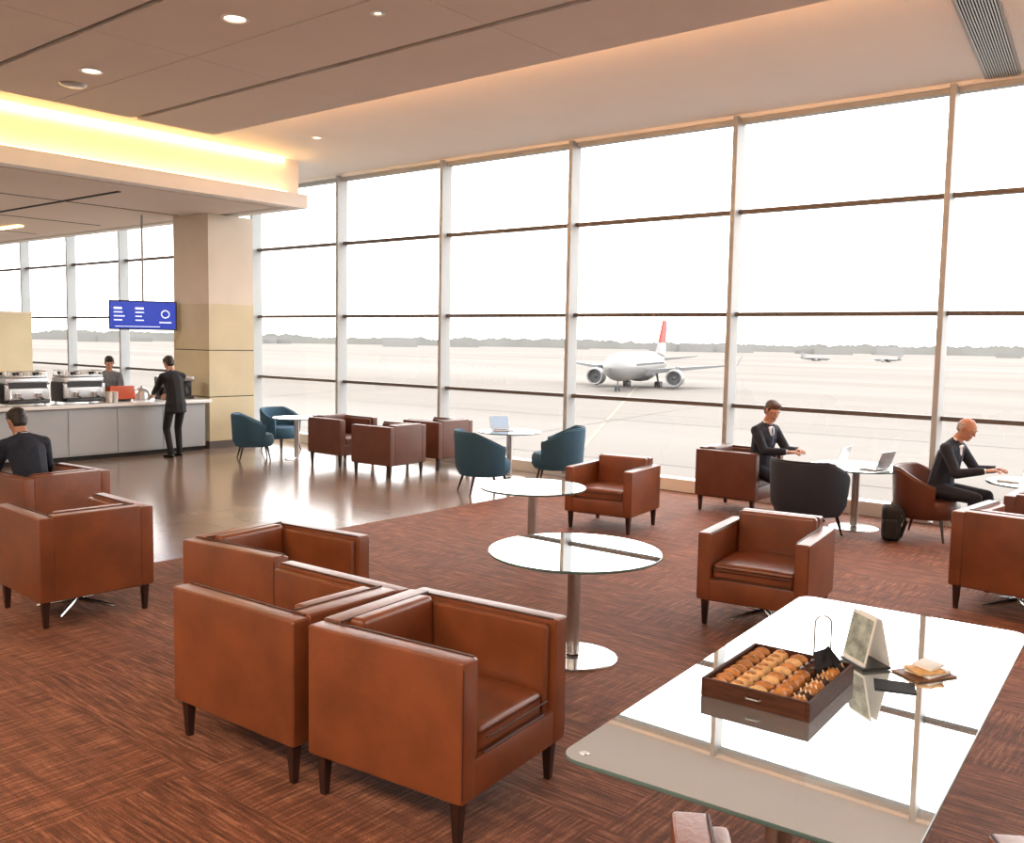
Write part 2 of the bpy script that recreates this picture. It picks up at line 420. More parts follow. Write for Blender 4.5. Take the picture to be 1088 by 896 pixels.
# ------------------------------------------------------------------ tables
def rtable(name,r,glass=True):
    b=MB(); t='glass_top'
    b.lathe([(.001,.74),(r*.5,.74),(r-.004,.74)],t,64)
    b.lathe([(r-.004,.74),(r,.736),(r,.728),(r-.006,.722)],'glass_edge',64)
    b.lathe([(.001,.7215),(r-.006,.7215)],'table_white',64)
    b.lathe([(.14,.72),(.14,.705),(.045,.70),(.045,.03)],'steel',32)
    rb=r*.52
    b.lathe([(.045,.014),(rb-.03,.013),(rb-.012,.012),(rb,.006),(rb,.0)],'chrome',48)
    return b.mesh(name,28)
m1=rtable('pedestal_table',.59)
R_='round_pedestal_table'
place(m1,R_,(-3.60,5.12,0)); place(rtable('t2',.52),R_,(-5.54,7.14,0))
m3=rtable('t3',.5)
place(m3,R_,(-9.25,11.30,0)); place(rtable('t4',.42),R_,(-13.35,10.35,0)); place(rtable('t5',.55),R_,(-3.78,11.15,0)); place(m3,R_,(-1.88,11.2,0))
def gtable():
    b=MB(); W,L=1.14,2.60
    def rr(z,ins=0,rad_=.08,n=8):
        pts=[]
        for cx,cy,a0 in((W/2-rad_,L/2-rad_,0),(-W/2+rad_,L/2-rad_,90),(-W/2+rad_,-L/2+rad_,180),(W/2-rad_,-L/2+rad_,270)):
            for i in range(n+1):
                a=rad(a0+90*i/n); pts.append((cx+(rad_-ins)*math.cos(a),cy+(rad_-ins)*math.sin(a),z))
        return pts
    top=rr(.74,.003); e1=rr(.737); e2=rr(.727); bot=rr(.724,.003); n=len(top)
    b.add(top,[tuple(range(n))],'glass_top')
    def ring(a,c,mat): b.add(a+c,[(i,(i+1)%n,n+(i+1)%n,n+i) for i in range(n)],mat)
    ring(top,e1,'glass_edge'); ring(e1,e2,'glass_edge'); ring(e2,bot,'glass_edge')
    for s in(-1,1):
        M=Matrix.Translation((0,s*.66,0))
        b.lathe([(.001,.7235),(.20,.7235),(.20,.705),(.05,.70),(.05,.035)],'steel',32,M)
        b.lathe([(.05,.035),(.27,.02),(.30,.010),(.30,0)],'chrome',48,M)
        for sx in(-1,1): b.lathe([(.001,.7425),(.014,.7425),(.016,.74)],'chrome',16,Matrix.Translation((sx*(W/2-.07),s*(L/2-.07),0)))
    return b
gtable().obj('glass_dining_table',(-1.34,3.84,0),4)

# ------------------------------------------------------------------ tray with pastries
TZ=.7405
def traymesh():
    b=MB(); W,L,h,t=.44,.56,.075,.014
    b.box((0,0,.008),(W-.01,L-.01,.014),'wood_tray_inner')
    for s in(-1,1):
        b.box((s*(W/2-t/2),0,h/2),(t,L,h),'wood_tray',bev=.002,seg=1)
        b.box((0,s*(L/2-t/2),h/2),(W-2*t,t,h),'wood_tray',bev=.002,seg=1)
        b.tube([(-.03,s*(L/2+.002),.04),(-.024,s*(L/2+.014),.04),(.024,s*(L/2+.014),.04),(.03,s*(L/2+.002),.04)],.0035,'steel',8)
    return b
traymesh().obj('pastry_tray',(-1.50,3.62,TZ),3)
def pastries():
    b=MB()
    def crois(x,y,z,rz,s=1,mat='pastry'):
        pts=[];rs=[]
        for i in range(17):
            t=-1+2*i/16; a=t*1.15
            pts.append((.055*math.sin(a)*s,(.03*math.cos(a)-.02)*s,0)); rr=.028*(1-abs(t)**1.7*.70)*s
            rr*=1+.10*(i%2); rs.append(rr)
        M=Matrix.Translation((x,y,z))@Matrix.Rotation(rz,4,'Z')
        b.tube(pts,rs,mat,12,M=M)
    random.seed(3)
    cols=[-.165,-.082,0,.082,.165]
    for ci,x in enumerate(cols):
        for k in range(8):
            y=-.235+.067*k
            z=.050+random.uniform(-.002,.003)
            if ci==0: crois(x,y,z,rad(random.uniform(-8,8)),.70,'pastry')
            elif ci==1:
                b.ell((x,y,z),(.036,.030,.026),'pastry_light',(0,0,random.uniform(-.2,.2))); b.ell((x,y,z+.016),(.024,.018,.013),'pastry')
            elif ci==2: crois(x,y,z+.004,rad(random.uniform(-8,8)),.72,'pastry' if k%2 else 'pastry_light')
            elif ci==3:
                m='chocolate' if k>4 else 'pastry'
                b.lathe([(.001,-.02),(.024,-.022),(.034,.0),(.031,.018),(.020,.024),(.010,.016),(.001,.014)],m,18,Matrix.Translation((x,y,z)))
            else:
                m='chocolate' if k%3==1 else 'pastry'
                b.ell((x,y,z),(.034,.029,.024),m)
                for q in range(3): b.box((x-.018+q*.018,y,z+.0225),(.006,.04,.004),'pastry_light',rot=(0,0,.4))
    for k in range(5):
        M=Matrix.Translation((.13,.17+.01*k,.085))@Euler((.35+.28*k,.35*k-.5,.7*k)).to_matrix().to_4x4()
        b.add([(-.05,-.04,0),(.05,-.05,.01),(.03,.05,.03),(-.04,.045,.02)],[(0,1,2),(0,2,3)],'napkin',M)
    return b
pastries().obj('assorted_pastries',(-1.50,3.62,TZ+.002),3,smooth=60)
b=MB()
b.box((0,0,.125),(.004,.17,.22),'paper',rot=(0,.22,0)); b.box((-.004,0,.127),(.003,.15,.19),'card_green',rot=(0,.22,0))
b.box((.075,0,.12),(.004,.17,.22),'paper',rot=(0,-.24,0))
b.box((.035,0,.008),(.14,.18,.012),'black_plastic',bev=.003,seg=1)
b.obj('menu_card_holder',(-1.35,4.13,TZ),52)
b=MB(); pts=[]
for i in range(14):
    a=PI*i/13; pts.append((-.035*math.cos(a),0,.19+.035*math.sin(a)))
b.tube([(-.045,-.05,.004),(-.035,0,.02)]+pts+[(.035,0,.02),(.045,-.05,.004)],.0042,'steel',8)
b.obj('wire_stand',(-1.47,4.01,TZ),30)
b=MB()
b.box((0,0,.004),(.16,.22,.006),'wood_tray_inner',bev=.002,seg=1)
b.box((.0,.02,.014),(.12,.15,.012),'paper',rot=(0,0,.2)); b.box((.01,-.01,.028),(.11,.13,.012),'pastry_light',rot=(.05,0,-.2),bev=.004)
b.box((0,.02,.042),(.09,.11,.012),'paper',rot=(0,.06,.3),bev=.003)
b.obj('sandwich_board',(-1.09,4.20,TZ),-30)
b=MB(); b.box((0,0,.002),(.16,.13,.004),'napkin'); b.obj('paper_napkin',(-1.14,3.96,TZ),20)

# ------------------------------------------------------------------ laptops
def laptop():
    b=MB()
    b.box((0,0,.009),(.22,.32,.014),'silver',bev=.004,seg=2)
    b.box((-.0,0,.0165),(.10,.27,.002),'black_plastic')
    b.box((-.075,0,.0165),(.05,.09,.001),'steel')
    M=Matrix.Translation((.11,0,.016))@Matrix.Rotation(rad(20),4,'Y')
    b.box((0,0,.108),(.007,.32,.215),'silver',bev=.003,seg=1,M=M); b.box((-.0042,0,.11),(.001,.30,.19),'screen_glow',M=M)
    return b.mesh('laptop')
ml=laptop()
place(ml,'laptop',(-4.10,11.2,TZ)); place(ml,'laptop',(-3.55,11.05,TZ),-10); place(ml,'laptop',(-2.14,11.2,TZ)); 
place(ml,'laptop',(-9.4,11.3,TZ),150); 

# ------------------------------------------------------------------ coffee bar
b=MB()
y0,y1=3.0,9.98
b.box((-15.98,(y0+y1)/2,.48),(.78,y1-y0-.05,.80),'counter_grey')
b.box((-15.98,(y0+y1)/2,.05),(.70,y1-y0-.15,.10),'black_gap')
y=y0+.06
while y<y1-.2:
    w=min(.86,y1-.06-y); b.box((-15.585,y+w/2,.49),(.02,w-.012,.76),'counter_grey',bev=.003,seg=1); y+=w
b.box((-15.96,(y0+y1)/2,.93),(.98,y1-y0+.1,.06),'counter_top',bev=.006,seg=2)
b.box((-15.98,(y0+y1)/2,.885),(.76,y1-y0-.06,.03),'alu_dark')
b.obj('coffee_bar_counter')
def espresso():
    b=MB()
    b.box((0,0,.22),(.50,.72,.26),'steel',bev=.03,seg=3)
    b.box((0,0,.40),(.46,.68,.10),'silver',bev=.02,seg=2)
    b.box((0.0,0,.47),(.44,.66,.03),'steel',bev=.01)
    b.box((.18,0,.06),(.22,.66,.06),'black_plastic',bev=.01)
    b.box((.255,0,.33),(.012,.60,.10),'black_plastic',bev=.003,seg=1)
    for s in(-1,1):
        b.box((s*.0,s*.34,.20),(.44,.05,.34),'black_plastic',bev=.015)
        for q in(-1,1): b.cyl((q*.18,s*.3,0),(q*.18,s*.3,.10),.02,.024,'chrome',12)
        b.cyl((.27,s*.16,.20),(.27,s*.16,.12),.045,.04,'chrome',16); b.cyl((.28,s*.16,.14),(.42,s*.16,.12),.014,.017,'black_plastic',10)
        b.tube([(.24,s*.30,.30),(.31,s*.30,.26),(.33,s*.30,.10)],.007,'chrome',8)
    for i in range(3):
        for j in range(6):
            b.lathe([(.001,0),(.022,0),(.034,.05),(.031,.05),(.001,.008)],'white_paint' if (i+j)%3 else 'black_plastic',12,Matrix.Translation((-.12+.12*i,-.26+.105*j,.488)))
    for s in(-1,1): b.tube([(-.20,s*.32,.49),(-.20,s*.32,.56),(.20,s*.32,.56),(.20,s*.32,.49)],.006,'chrome',8)
    b.tube([(.20,-.32,.56),(.20,.32,.56)],.006,'chrome',8)
    return b.mesh('espresso_machine')
me=espresso()
place(me,'espresso_machine',(-15.95,6.78,.961)); place(me,'espresso_machine',(-15.95,7.72,.961))
place(me,'espresso_machine',(-15.95,5.92,.961))
b=MB(); b.box((0,0,.14),(.30,.46,.24),'red_plastic',bev=.02,seg=2,rot=(0,-.15,0)); b.box((0,0,.02),(.26,.34,.04),'black_plastic',bev=.01); b.box((-.165,0,.165),(.01,.38,.18),'black_plastic',rot=(0,-.15,0)); b.obj('cash_register',(-15.95,8.45,.961))
b=MB()
b.box((0,0,.03),(.26,.30,.06),'black_plastic',bev=.01); b.box((-.09,0,.2),(.09,.28,.34),'black_plastic',bev=.01); b.box((0,0,.38),(.27,.30,.09),'steel',bev=.015)
b.lathe([(.001,.07),(.07,.07),(.085,.13),(.06,.20),(.055,.22)],'black_plastic',20,Matrix.Translation((.03,0,0)))
mb_=b.mesh('coffee_brewer'); place(mb_,'coffee_brewer',(-15.95,9.75,.961),-20); place(mb_,'coffee_brewer',(-15.98,9.38,.961),10)
b=MB()
for k in range(3): b.lathe([(.001,0),(.045,0),(.048,.02),(.048,.16),(.03,.20),(.014,.22),(.014,.25),(.001,.25)],['black_plastic','wood_tray','steel'][k],16,Matrix.Translation((0,.13*k,0)))
b.obj('syrup_bottles',(-16.2,4.9,.961))
b=MB()
for k in range(4):
    for q in range(6): b.lathe([(.028,.02*q),(.040,.02*q+.09),(.037,.02*q+.09),(.026,.02*q+.005),(.001,.02*q+.005)],'paper',14,Matrix.Translation((.1*(k%2),.10*(k//2),0)))
b.obj('paper_cup_stack',(-15.72,8.12,.961))
b=MB(); b.lathe([(.001,0),(.16,0),(.16,.012),(.03,.02),(.03,.05),(.001,.05)],'steel',24)
b.lathe([(.15,.012),(.15,.09),(.12,.17),(.06,.215),(.001,.225)],'silver',24); b.ell((0,0,.24),(.02,.02,.02),'chrome'); b.obj('cake_dome',(-16.20,9.02,.961))
# menu screen
b=MB(); b.box((0,0,0),(1.22,.06,.56),'black_plastic',bev=.006,seg=1); b.box((0,-.033,0),(1.17,.004,.51),'tv_blue')
random.seed(11)
for cxx in (-.40,-.02):
    for r in range(4):
        w=random.uniform(.10,.20); b.box((cxx-.12+w/2,-.037,.13-r*.075),(w,.003,.022 if r else .04),'screen_text')
b.lathe([(.06,0),(.080,0),(.080,.004),(.06,.004)],'screen_text',24,Matrix.Translation((.40,-.036,.03))@Matrix.Rotation(rad(90),4,'X'))
b.box((.40,-.037,-.13),(.22,.003,.025),'screen_text'); b.box((-.1,-.037,-.215),(.8,.003,.012),'screen_text')
b.cyl((0,.05,.2),(0,.05,1.91),.02,.02,'alu_light',12); b.box((0,.05,0),(.3,.06,.2),'alu_dark')
b.obj('menu_screen',(-16.95,9.50,2.52),61)

# ------------------------------------------------------------------ people
ICO=None
def ico():
    global ICO
    if ICO is None:
        bm=bmesh.new(); bmesh.ops.create_icosphere(bm,subdivisions=2,radius=1); ICO=[v.co.copy() for v in bm.verts]; bm.free()
    return ICO
def hull(A,B):
    bm=bmesh.new()
    for (c,r,R) in (A,B):
        for p in ico(): bm.verts.new(Vector(c)+R@Vector((p.x*r[0],p.y*r[1],p.z*r[2])))
    res=bmesh.ops.convex_hull(bm,input=bm.verts[:])
    bmesh.ops.delete(bm,geom=[g for g in bm.verts if not g.link_faces],context='VERTS')
    bm.verts.ensure_lookup_table(); bm.verts.index_update()
    r=([v.co.copy() for v in bm.verts],[[v.index for v in f.verts] for f in bm.faces]); bm.free(); return r
I3=Matrix.Identity(3)
class Fig:
    def __init__(s): s.p=[]
    def e(s,c0,r0,c1,r1,lab,R=None,R1=None):
        R=R or I3
        if not isinstance(r0,(tuple,list)): r0=(r0,)*3
        if not isinstance(r1,(tuple,list)): r1=(r1,)*3
        s.p.append(((Vector(c0),r0,R),(Vector(c1),r1,R1 or R),lab))
    def bake(s,out,vox,it=2):
        vs=[];fs=[]
        for A,B,l in s.p:
            v,f=hull(A,B); o=len(vs); vs+=[tuple(x) for x in v]; fs+=[tuple(i+o for i in q) for q in f]
        me=bpy.data.meshes.new('tmp'); me.from_pydata(vs,[],fs); o=bpy.data.objects.new('tmp',me); bpy.context.collection.objects.link(o)
        md=o.modifiers.new('r','REMESH'); md.mode='VOXEL'; md.voxel_size=vox
        sm=o.modifiers.new('s','SMOOTH'); sm.iterations=it; sm.factor=.5
        dg=bpy.context.evaluated_depsgraph_get(); ev=o.evaluated_get(dg); m2=ev.to_mesh()
        n=len(m2.vertices); co=np.empty(n*3); m2.vertices.foreach_get('co',co); co=co.reshape(-1,3)
        polys=[tuple(p.vertices) for p in m2.polygons]
        ev.to_mesh_clear(); bpy.data.objects.remove(o)
        cen=np.array([co[list(p)].mean(0) for p in polys])
        best=np.full(len(cen),1e9); lab=np.zeros(len(cen),int)
        for k,(A,B,l) in enumerate(s.p):
            a=np.array(A[0]);bb=np.array(B[0]); d=bb-a; L=max((d*d).sum(),1e-9)
            t=np.clip(((cen-a)@d)/L,0,1)[:,None]; q=cen-(a+t*d)
            q=q@np.array(A[2])
            r=np.array(A[1])*(1-t)+np.array(B[1])*t
            dist=(np.linalg.norm(q/r,axis=1)-1)*r.mean(1)
            m=dist<best; best[m]=dist[m]; lab[m]=k
        mats=[p[2] for p in s.p]
        o=len(out.v); out.v+= [tuple(x) for x in co]
        for p,k in zip(polys,lab): out.f.append(tuple(i+o for i in p)); out.m.append(out.mi(mats[k]))
def ik(a,c,l1,l2,pole):
    a=Vector(a);c=Vector(c); d=c-a; L=min(d.length,l1+l2-.005); c=a+d.normalized()*L
    x=(l1*l1-l2*l2+L*L)/(2*L); h=math.sqrt(max(0,l1*l1-x*x)); u=d.normalized(); p=Vector(pole); p=(p-u*p.dot(u)).normalized()
    return a+u*x+p*h, c
def hand(out,w,d,n,side,curl=.35,s=1.):
    d=Vector(d).normalized(); n=Vector(n); n=(n-d*n.dot(d)).normalized(); t=d.cross(n).normalized()*side
    Fm=Matrix((d,t,n)).transposed()
    def P(x,y,z): return Vector(w)+Fm@Vector((x,y,z))*s
    def seg(p,q,r0,r1):
        v,f=hull((p,(r0*s,)*3,I3),(q,(r1*s,)*3,I3)); out.add(v,f,'skin')
    v,f=hull((P(.005,0,0),(.022*s,.026*s,.016*s),Fm),(P(.075,0,0),(.018*s,.040*s,.013*s),Fm)); out.add(v,f,'skin')
    for k,(y,L) in enumerate(((.030,.072),(.010,.080),(-.010,.074),(-.030,.058))):
        p=P(.082,y,0); dx=p; a=.15
        for j,(fr,r0,r1) in enumerate(((.45,.0092,.0085),(.32,.0085,.0078),(.23,.0078,.0062))):
            a+=curl*(.6 if j==0 else 1.0)
            q=dx+Fm@Vector((math.cos(a),y*.4,math.sin(a)))*L*fr*s
            seg(dx,q,r0,r1); dx=q
    p=P(.015,.024,.004); q=P(.045,.052,.012); r=P(.075,.056,.022); u=P(.096,.050,.030)
    seg(p,q,.014,.0115); seg(q,r,.0112,.0095); seg(r,u,.0095,.0075)
def head(out,c,R,hair,bald=False,long=False):
    f=Fig()
    def P(x,y,z): return Vector(c)+R@Vector((x,y,z))
    f.e(P(-.015,0,.035),(.098,.076,.085),P(.025,0,.02),(.070,.068,.080),'skin',R)
    f.e(P(.03,0,-.01),(.060,.060,.060),P(.055,0,-.085),(.034,.038,.026),'skin',R)
    f.e(P(-.01,.0,-.03),(.06,.064,.05),P(.03,0,-.07),(.042,.052,.03),'skin',R)
    f.e(P(.085,0,.030),(.010,.008,.010),P(.106,0,-.010),(.012,.014,.010),'skin',R)
    f.e(P(.080,-.03,.038),(.012,.018,.008),P(.080,.03,.038),(.012,.018,.008),'skin',R)
    for s in(-1,1):
        f.e(P(-.005,s*.078,.012),(.020,.009,.028),P(-.002,s*.074,-.012),(.012,.008,.016),'skin',R)
        f.e(P(.06,s*.035,-.012),(.022,.02,.02),P(.062,s*.03,-.03),(.02,.018,.018),'skin',R)
    f.e(P(.083,-.018,-.046),(.011,.010,.005),P(.083,.018,-.046),(.011,.010,.005),'lips',R)
    f.e(P(.081,-.016,-.055),(.011,.010,.006),P(.081,.016,-.055),(.011,.010,.006),'lips',R)
    if not bald:
        f.e(P(-.030,0,.055),(.098,.084,.085),P(.015,0,.080),(.070,.074,.052),hair,R)
        f.e(P(-.060,0,.01),(.060,.078,.070),P(-.055,0,-.03),(.055,.066,.05),hair,R)
        f.e(P(.03,.02,.105),(.055,.05,.022),P(-.04,0,.11),(.05,.06,.025),hair,R)
        for s in(-1,1): f.e(P(.012,s*.070,.05),(.03,.010,.03),P(.0,s*.070,.02),(.015,.010,.03),hair,R)
    else:
        f.e(P(-.062,0,.015),(.052,.078,.045),P(-.055,0,-.025),(.05,.068,.045),hair,R)
        for s in(-1,1): f.e(P(-.02,s*.072,.035),(.03,.010,.028),P(-.03,s*.070,.0),(.02,.010,.03),hair,R)
    if long: f.e(P(-.09,0,.03),(.03,.03,.03),P(-.13,0,.02),(.035,.035,.035),hair,R)
    f.bake(out,.005,2)
    M=Matrix.Translation(Vector(c))@R.to_4x4()
    for s in(-1,1):
        out.ell((.0785,s*.029,.014),(.009,.0115,.0065),'eye_white',M=M); out.ell((.0855,s*.029,.0135),(.003,.0048,.0048),'hair_dark',M=M)
        out.box((.0905,s*.031,.039),(.003,.030,.005),hair if not bald else 'hair_grey',M=M,bev=.001,seg=1)
def person(name,loc,rz,pose,jacket='suit',trouser='suit',hair='hair_dark',bald=False,lean=10,headpitch=15,headyaw=0,wrists=None,feet=None,sc=1.,hip=None,long=False,tie=True,shrug=0.):
    out=MB(); f=Fig(); a=rad(lean)
    stand=pose=='stand'
    hipc=Vector(hip) if hip else (Vector((0,0,.93)) if stand else Vector((0,0,.565)))
    sd=Vector((math.sin(a),0,math.cos(a))); Rt=Matrix.Rotation(a,3,'Y')
    Rh=Matrix.Rotation(a*.4,3,'Y')
    waist=hipc+Vector((math.sin(a*.5),0,math.cos(a*.5)))*.17
    chest=waist+sd*.19; shc=chest+sd*.105; nb=shc+sd*.085
    J=jacket
    f.e(hipc+V(0,0,-.02),(.130,.172,.10),waist,(.120,.158,.09),J,Rh,Rt)
    f.e(waist,(.120,.158,.09),chest,(.128,.178,.11),J,Rt)
    f.e(chest,(.128,.178,.10),shc,(.090,.178,.060),J,Rt)
    f.e(shc,(.080,.13,.05),nb,(.058,.062,.025),J,Rt)
    if stand: f.e(hipc+V(-.005,0,-.155),(.138,.182,.035),hipc,(.130,.172,.08),J)
    hd=Rt@Matrix.Rotation(rad(headpitch)*.5,3,'Y')@Vector((.12,0,.99)).normalized()
    hc=nb+hd*.150
    f.e(nb-sd*.02,.060,nb+hd*.085,.054,'skin')
    if tie:
        f.e(nb+Rt@V(.004,0,-.004),(.064,.066,.018),nb+Rt@V(.008,0,.014),(.058,.060,.012),'shirt_white',Rt)
        f.e(shc+Rt@V(.078,0,.03),(.018,.050,.02),chest+Rt@V(.124,0,-.05),(.014,.016,.03),'shirt_white',Rt)
        f.e(shc+Rt@V(.094,0,.035),(.012,.012,.014),chest+Rt@V(.135,0,-.06),(.008,.016,.02),'tie',Rt)
    for s in(-1,1):
        f.e(nb+Rt@V(.035,s*.060,-.018),(.018,.014,.018),chest+Rt@V(.126,s*.036,-.10),(.012,.020,.02),J,Rt)
    for s in(-1,1):
        sh=shc+Rt@V(-.005,s*.176,-.012+shrug)
        w=Vector(wrists[0 if s>0 else 1]); el,w=ik(sh,w,.295,.262,(-.45,s*.50,-.9))
        f.e(nb+Rt@V(-.01,s*.03,-.02),(.05,.04,.03),sh+Rt@V(0,-s*.01,.012),(.060,.050,.050),J,Rt)
        f.e(shc+Rt@V(0,s*.10,-.01),(.08,.07,.06),sh,(.068,.058,.062),J,Rt)
        f.e(sh,.064,el,.054,J); f.e(el,.054,w-(w-el).normalized()*.02,.041,J)
        f.e(w-(w-el).normalized()*.03,.036,w-(w-el).normalized()*.003,.032,'shirt_white' if tie else J)
        dd=(w-el).normalized(); f.e(w-dd*.02,.025,w+dd*.012,.022,'skin')
        hand(out,w+dd*.01,(dd+V(0,-s*.25,-.0)).normalized() if not stand else dd,V(0,-s*.25,-1),(1 if s<0 else -1),.32)
        ft=Vector(feet[0 if s>0 else 1]); hj=hipc+V(0,s*.095,-.03); ank=ft+V(0,0,.085)
        kn,ank=ik(hj,ank,.44 if not stand else .43,.43 if not stand else .42,(1,s*.12,.25))
        f.e(hj,(.092,.09,.09),kn,.064,trouser); f.e(kn,.064,ank+V(0,0,.02),.050,trouser)
        f.e(ank+V(0,0,.05),.052,ank+V(0,0,-.01),.055,trouser)
        v,fc=hull((ft+V(-.035,0,.038),(.045,.036,.036),I3),(ft+V(.05,0,.045),(.05,.034,.036),I3)); out.add(v,fc,'shoe')
        v,fc=hull((ft+V(.03,0,.034),(.05,.040,.033),I3),(ft+V(.155,s*.01,.024),(.040,.040,.022),I3)); out.add(v,fc,'shoe')
        v,fc=hull((ft+V(-.045,0,.008),(.035,.034,.008),I3),(ft+V(.16,s*.01,.008),(.042,.042,.008),I3)); out.add(v,fc,'black_gap')
    f.bake(out,.009,3)
    head(out,hc,Rt@Matrix.Rotation(rad(headyaw),3,'Z')@Matrix.Rotation(rad(headpitch)-a,3,'Y'),hair,bald,long)
    me=out.mesh(name,80); return place(me,name,loc,rz,sc)
person('seated_businessman',(-5.06,11.30,0),-14,'sit',hair='hair_brown',lean=9,headpitch=24,headyaw=-18,wrists=[(.46,.11,.80),(.48,-.15,.80)],feet=[(.62,.16,0),(.70,-.04,0)],sc=1.06)
person('seated_businessman',(-2.86,11.22,0),-8,'sit',hair='hair_grey',bald=True,lean=19,headpitch=30,headyaw=-12,wrists=[(.52,.12,.80),(.50,-.15,.80)],feet=[(.52,.16,0),(.35,-.14,0)],sc=1.05)
person('seated_businessman',(-9.40,4.08,0),180,'sit',hair='hair_dark',lean=24,headpitch=30,wrists=[(.50,.16,.74),(.5,-.18,.74)],feet=[(.55,.16,0),(.50,-.14,0)],sc=1.06)
person('standing_man',(-15.0,8.98,0),176,'stand',jacket='suit_black',trouser='suit_black',hair='hair_dark',lean=17,headpitch=32,hip=(-.03,0,.93),wrists=[(.57,.12,1.03),(.55,-.12,1.03)],feet=[(-.05,.11,0),(.08,-.11,0)],sc=1.04)
person('barista',(-16.98,8.80,0),-20,'stand',jacket='grey_shirt',trouser='suit_black',hair='hair_dark',lean=10,headpitch=25,long=True,tie=False,wrists=[(.45,.14,1.05),(.45,-.14,1.05)],feet=[(0,.10,0),(.02,-.10,0)],sc=1.0)
b=MB()
b.box((0,0,.20),(.20,.30,.38),'suit_black',bev=.06,seg=4); b.box((-.02,-.17,.15),(.15,.08,.22),'suit_black',bev=.03,seg=3)
b.tube([(.0,-.06,.38),(.0,-.04,.43),(.0,.04,.43),(.0,.06,.38)],.010,'black_plastic',8)
b.tube([(.10,-.09,.36),(.15,-.09,.22),(.10,-.09,.05)],.014,'black_plastic',8); b.tube([(.10,.09,.36),(.15,.09,.22),(.10,.09,.05)],.014,'black_plastic',8)
b.obj('backpack',(-3.22,10.72,0),20)

# ------------------------------------------------------------------ airfield
b=MB(); b.add([(-3000,12.6,-7),(2500,12.6,-7),(2500,4000,-7),(-3000,4000,-7)],[(0,1,2,3)],'apron')
def stripe(p,q,w,mat):
    p=Vector((*p,-6.98)); q=Vector((*q,-6.98)); d=(q-p).normalized(); s=Vector((-d.y,d.x,0))*w/2
    b.add([p-s,q-s,q+s,p+s],[(0,1,2,3)],mat)
stripe((-104,169),(-20,20),.4,'apron_line'); stripe((-400,60),(200,140),.5,'apron_line'); stripe((-600,210),(400,330),6,'apron_seam')
stripe((-900,420),(700,560),14,'apron_seam')
for k in range(9): stripe((-300+50*k,30),(-420+70*k,150),.35,'apron_seam')
for k in range(4): stripe((-330,50+28*k),(160,70+38*k),.35,'apron_seam')
b.obj('airport_apron')
def airliner(name,far=False):
    b=MB()
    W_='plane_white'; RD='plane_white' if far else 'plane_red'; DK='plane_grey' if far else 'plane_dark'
    R=Matrix.Rotation(rad(90),4,'Y'); T=Matrix.Translation((0,0,4.6))
    prof=[(.02,-27),(.5,-26),(1.3,-22),(2.3,-15),(2.8,-9),(2.8,18),(2.6,21),(2.1,23.4),(1.4,25),(.7,25.9),(.02,26.3)]
    b.lathe(prof,W_,28,T@R)
    b.ell((0,0,2.6),(8,2.6,1.4),'plane_grey')
    def wing(pts,t0,t1,mat):
        (a,c,d,e)=pts; v=[]
        for (p,t) in((a,t0),(c,t1),(d,t1),(e,t0)): v+= [(p[0],p[1],p[2]+t/2),(p[0],p[1],p[2]-t/2)]
        b.add(v,[(0,2,4,6),(7,5,3,1),(0,1,3,2),(2,3,5,4),(4,5,7,6),(6,7,1,0)],mat)
    for s in(-1,1):
        b.box((23.6,s*.75,5.55),(.9,1.1,.7),DK,rot=(0,.5,s*.5)); 
        for i in range(30): b.box((16-i*.95,s*2.79,5.0),(.35,.06,.42),DK)
        wing(((6,s*2,3.3),(-7,s*19,5.0),(-9.5,s*19,5.0),(-5,s*2,3.3)),1.0,.25,'plane_grey')
        wing(((-7.4,s*19,5.0),(-9.3,s*19.8,7.0),(-10,s*19.8,7.0),(-9.4,s*19,5.0)),.25,.1,W_)
        wing(((-19.5,s*.8,5.6),(-24,s*8,6.4),(-26,s*8,6.4),(-24.5,s*.8,5.6)),.5,.15,'plane_grey')
        E=Matrix.Translation((4.5,s*8.2,2.2))@R
        b.lathe([(.5,-4.2),(1.1,-3),(1.75,-1),(1.85,1.2),(1.65,2.3),(1.4,2.2),(1.4,1.2)],W_,24,E)
        b.lathe([(.001,1.25),(1.42,1.25)],DK,24,E); b.lathe([(.001,2.0),(.4,1.3)],'plane_grey',12,E)
        b.box((2.2,s*8.2,3.9),(3.6,.3,1.3),'plane_grey')
        for dx in(-.8,.8):
            for dy in(-.4,.4): b.cyl((-2.5+dx,s*3.4+dy-.2,.6),(-2.5+dx,s*3.4+dy+.2,.6),.6,.6,DK,16)
        b.cyl((-2.5,s*3.4,.6),(-2.5,s*3.0,2.8),.18,.22,'plane_grey',8)
        b.cyl((20,s*.35-.14,.45),(20,s*.35+.14,.45),.45,.45,DK,16)
    b.cyl((20,0,.45),(20,0,2.4),.14,.16,'plane_grey',8)
    for (prf,mt) in ((((-17.5,7.0,.45),(-19.4,9.4,.35),(-25.8,9.4,.35),(-25.2,6.2,.45)),W_),(((-19.4,9.4,.35),(-23.5,14.6,.2),(-27,14.6,.2),(-25.8,9.4,.35)),RD)):
        v=[]
        for (x,z,t) in prf: v+= [(x,t,z),(x,-t,z)]
        b.add(v,[(0,2,4,6),(7,5,3,1),(0,1,3,2),(2,3,5,4),(4,5,7,6),(6,7,1,0)],mt)
    return b.mesh(name)
place(airliner('airliner'),'airliner',(-103.4,169.4,-6.97),-70.8)
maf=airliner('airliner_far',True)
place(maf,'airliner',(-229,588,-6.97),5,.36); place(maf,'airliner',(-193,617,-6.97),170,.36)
random.seed(5)
b=MB()
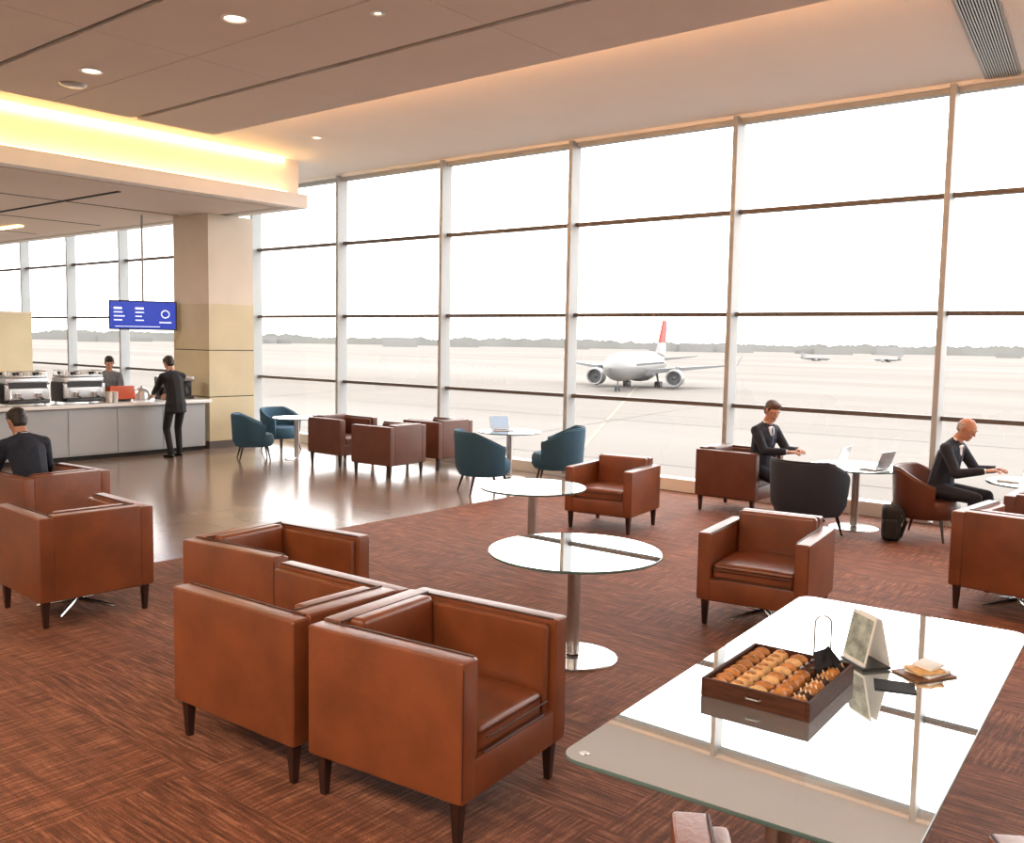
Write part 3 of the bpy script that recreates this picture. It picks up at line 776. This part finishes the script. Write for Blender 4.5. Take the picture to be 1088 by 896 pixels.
def strip(dist,h0,h1,mat,n=900,th=60):
    vs=[];fs=[];h=(h0+h1)/2
    for i in range(n+1):
        ang=rad(-80+110*i/n); h+=random.uniform(-1,1)*(h1-h0)*.3; h=max(h0,min(h1,h)); hh=h+random.uniform(0,2)
        for d,z in((dist,-6.97),(dist,-7+hh),(dist+th,-7+hh*.9),(dist+th,-6.97)): vs.append((math.sin(ang)*d,math.cos(ang)*d,z))
    for i in range(n):
        for j in range(3): fs.append((i*4+j,(i+1)*4+j,(i+1)*4+j+1,i*4+j+1))
    b.add(vs,fs,mat)
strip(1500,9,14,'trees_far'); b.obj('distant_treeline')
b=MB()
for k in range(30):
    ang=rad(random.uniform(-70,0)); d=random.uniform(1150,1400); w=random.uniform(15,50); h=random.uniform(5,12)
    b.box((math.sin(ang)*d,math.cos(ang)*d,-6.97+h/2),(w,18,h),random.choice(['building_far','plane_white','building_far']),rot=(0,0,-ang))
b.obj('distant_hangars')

# ------------------------------------------------------------------ light
w=bpy.data.worlds.new('overcast'); bpy.context.scene.world=w; w.use_nodes=True; nt=w.node_tree
bg=nt.nodes['Background']; tc=N(nt,'ShaderNodeTexCoord'); sp=N(nt,'ShaderNodeSeparateXYZ'); cr=N(nt,'ShaderNodeValToRGB')
nt.links.new(tc.outputs['Generated'],sp.inputs[0]); nt.links.new(sp.outputs['Z'],cr.inputs[0])
cr.color_ramp.elements[0].color=(1,.965,.93,1); cr.color_ramp.elements[1].color=(.99,.98,.98,1)
nt.links.new(cr.outputs[0],bg.inputs[0]); bg.inputs[1].default_value=5.4
def area(name,loc,rot,sx,sy,p,col):
    l=bpy.data.lights.new(name,'AREA'); l.shape='RECTANGLE'; l.size=sx; l.size_y=sy; l.energy=p; l.color=col
    o=bpy.data.objects.new(name,l); bpy.context.collection.objects.link(o); o.location=loc; o.rotation_euler=rot; return o
for (x,y) in ((-6.5,-1.2),(-2.2,-1.2),(1.8,-1.0)): area('fill_lamp',(x,y,4.92),(rad(20),0,0),1.9,1.9,320,(1,.81,.63))  # added fill lamps, unseen, brighten the room from behind the camera
area('fill_lamp',(-19,5,4.40),(0,0,0),4,2,280,(1,.88,.76))  # added fill lamp over the bar, out of view

# ------------------------------------------------------------------ camera
cam=bpy.data.cameras.new('camera'); co=bpy.data.objects.new('camera',cam); bpy.context.collection.objects.link(co)
cam.sensor_width=36; cam.lens=991.5/1088*36; cam.clip_end=6000; cam.clip_start=.05
Rm=Matrix.Rotation(rad(39.174),3,'Z')@Matrix.Rotation(rad(90-4.916),3,'X')@Matrix.Rotation(rad(1.023),3,'Z')
co.matrix_world=Matrix.Translation((0,0,2.15))@Rm.to_4x4()
sc=bpy.context.scene; sc.camera=co
sc.view_settings.view_transform='Standard'; sc.view_settings.look='None'; sc.view_settings.exposure=0.05
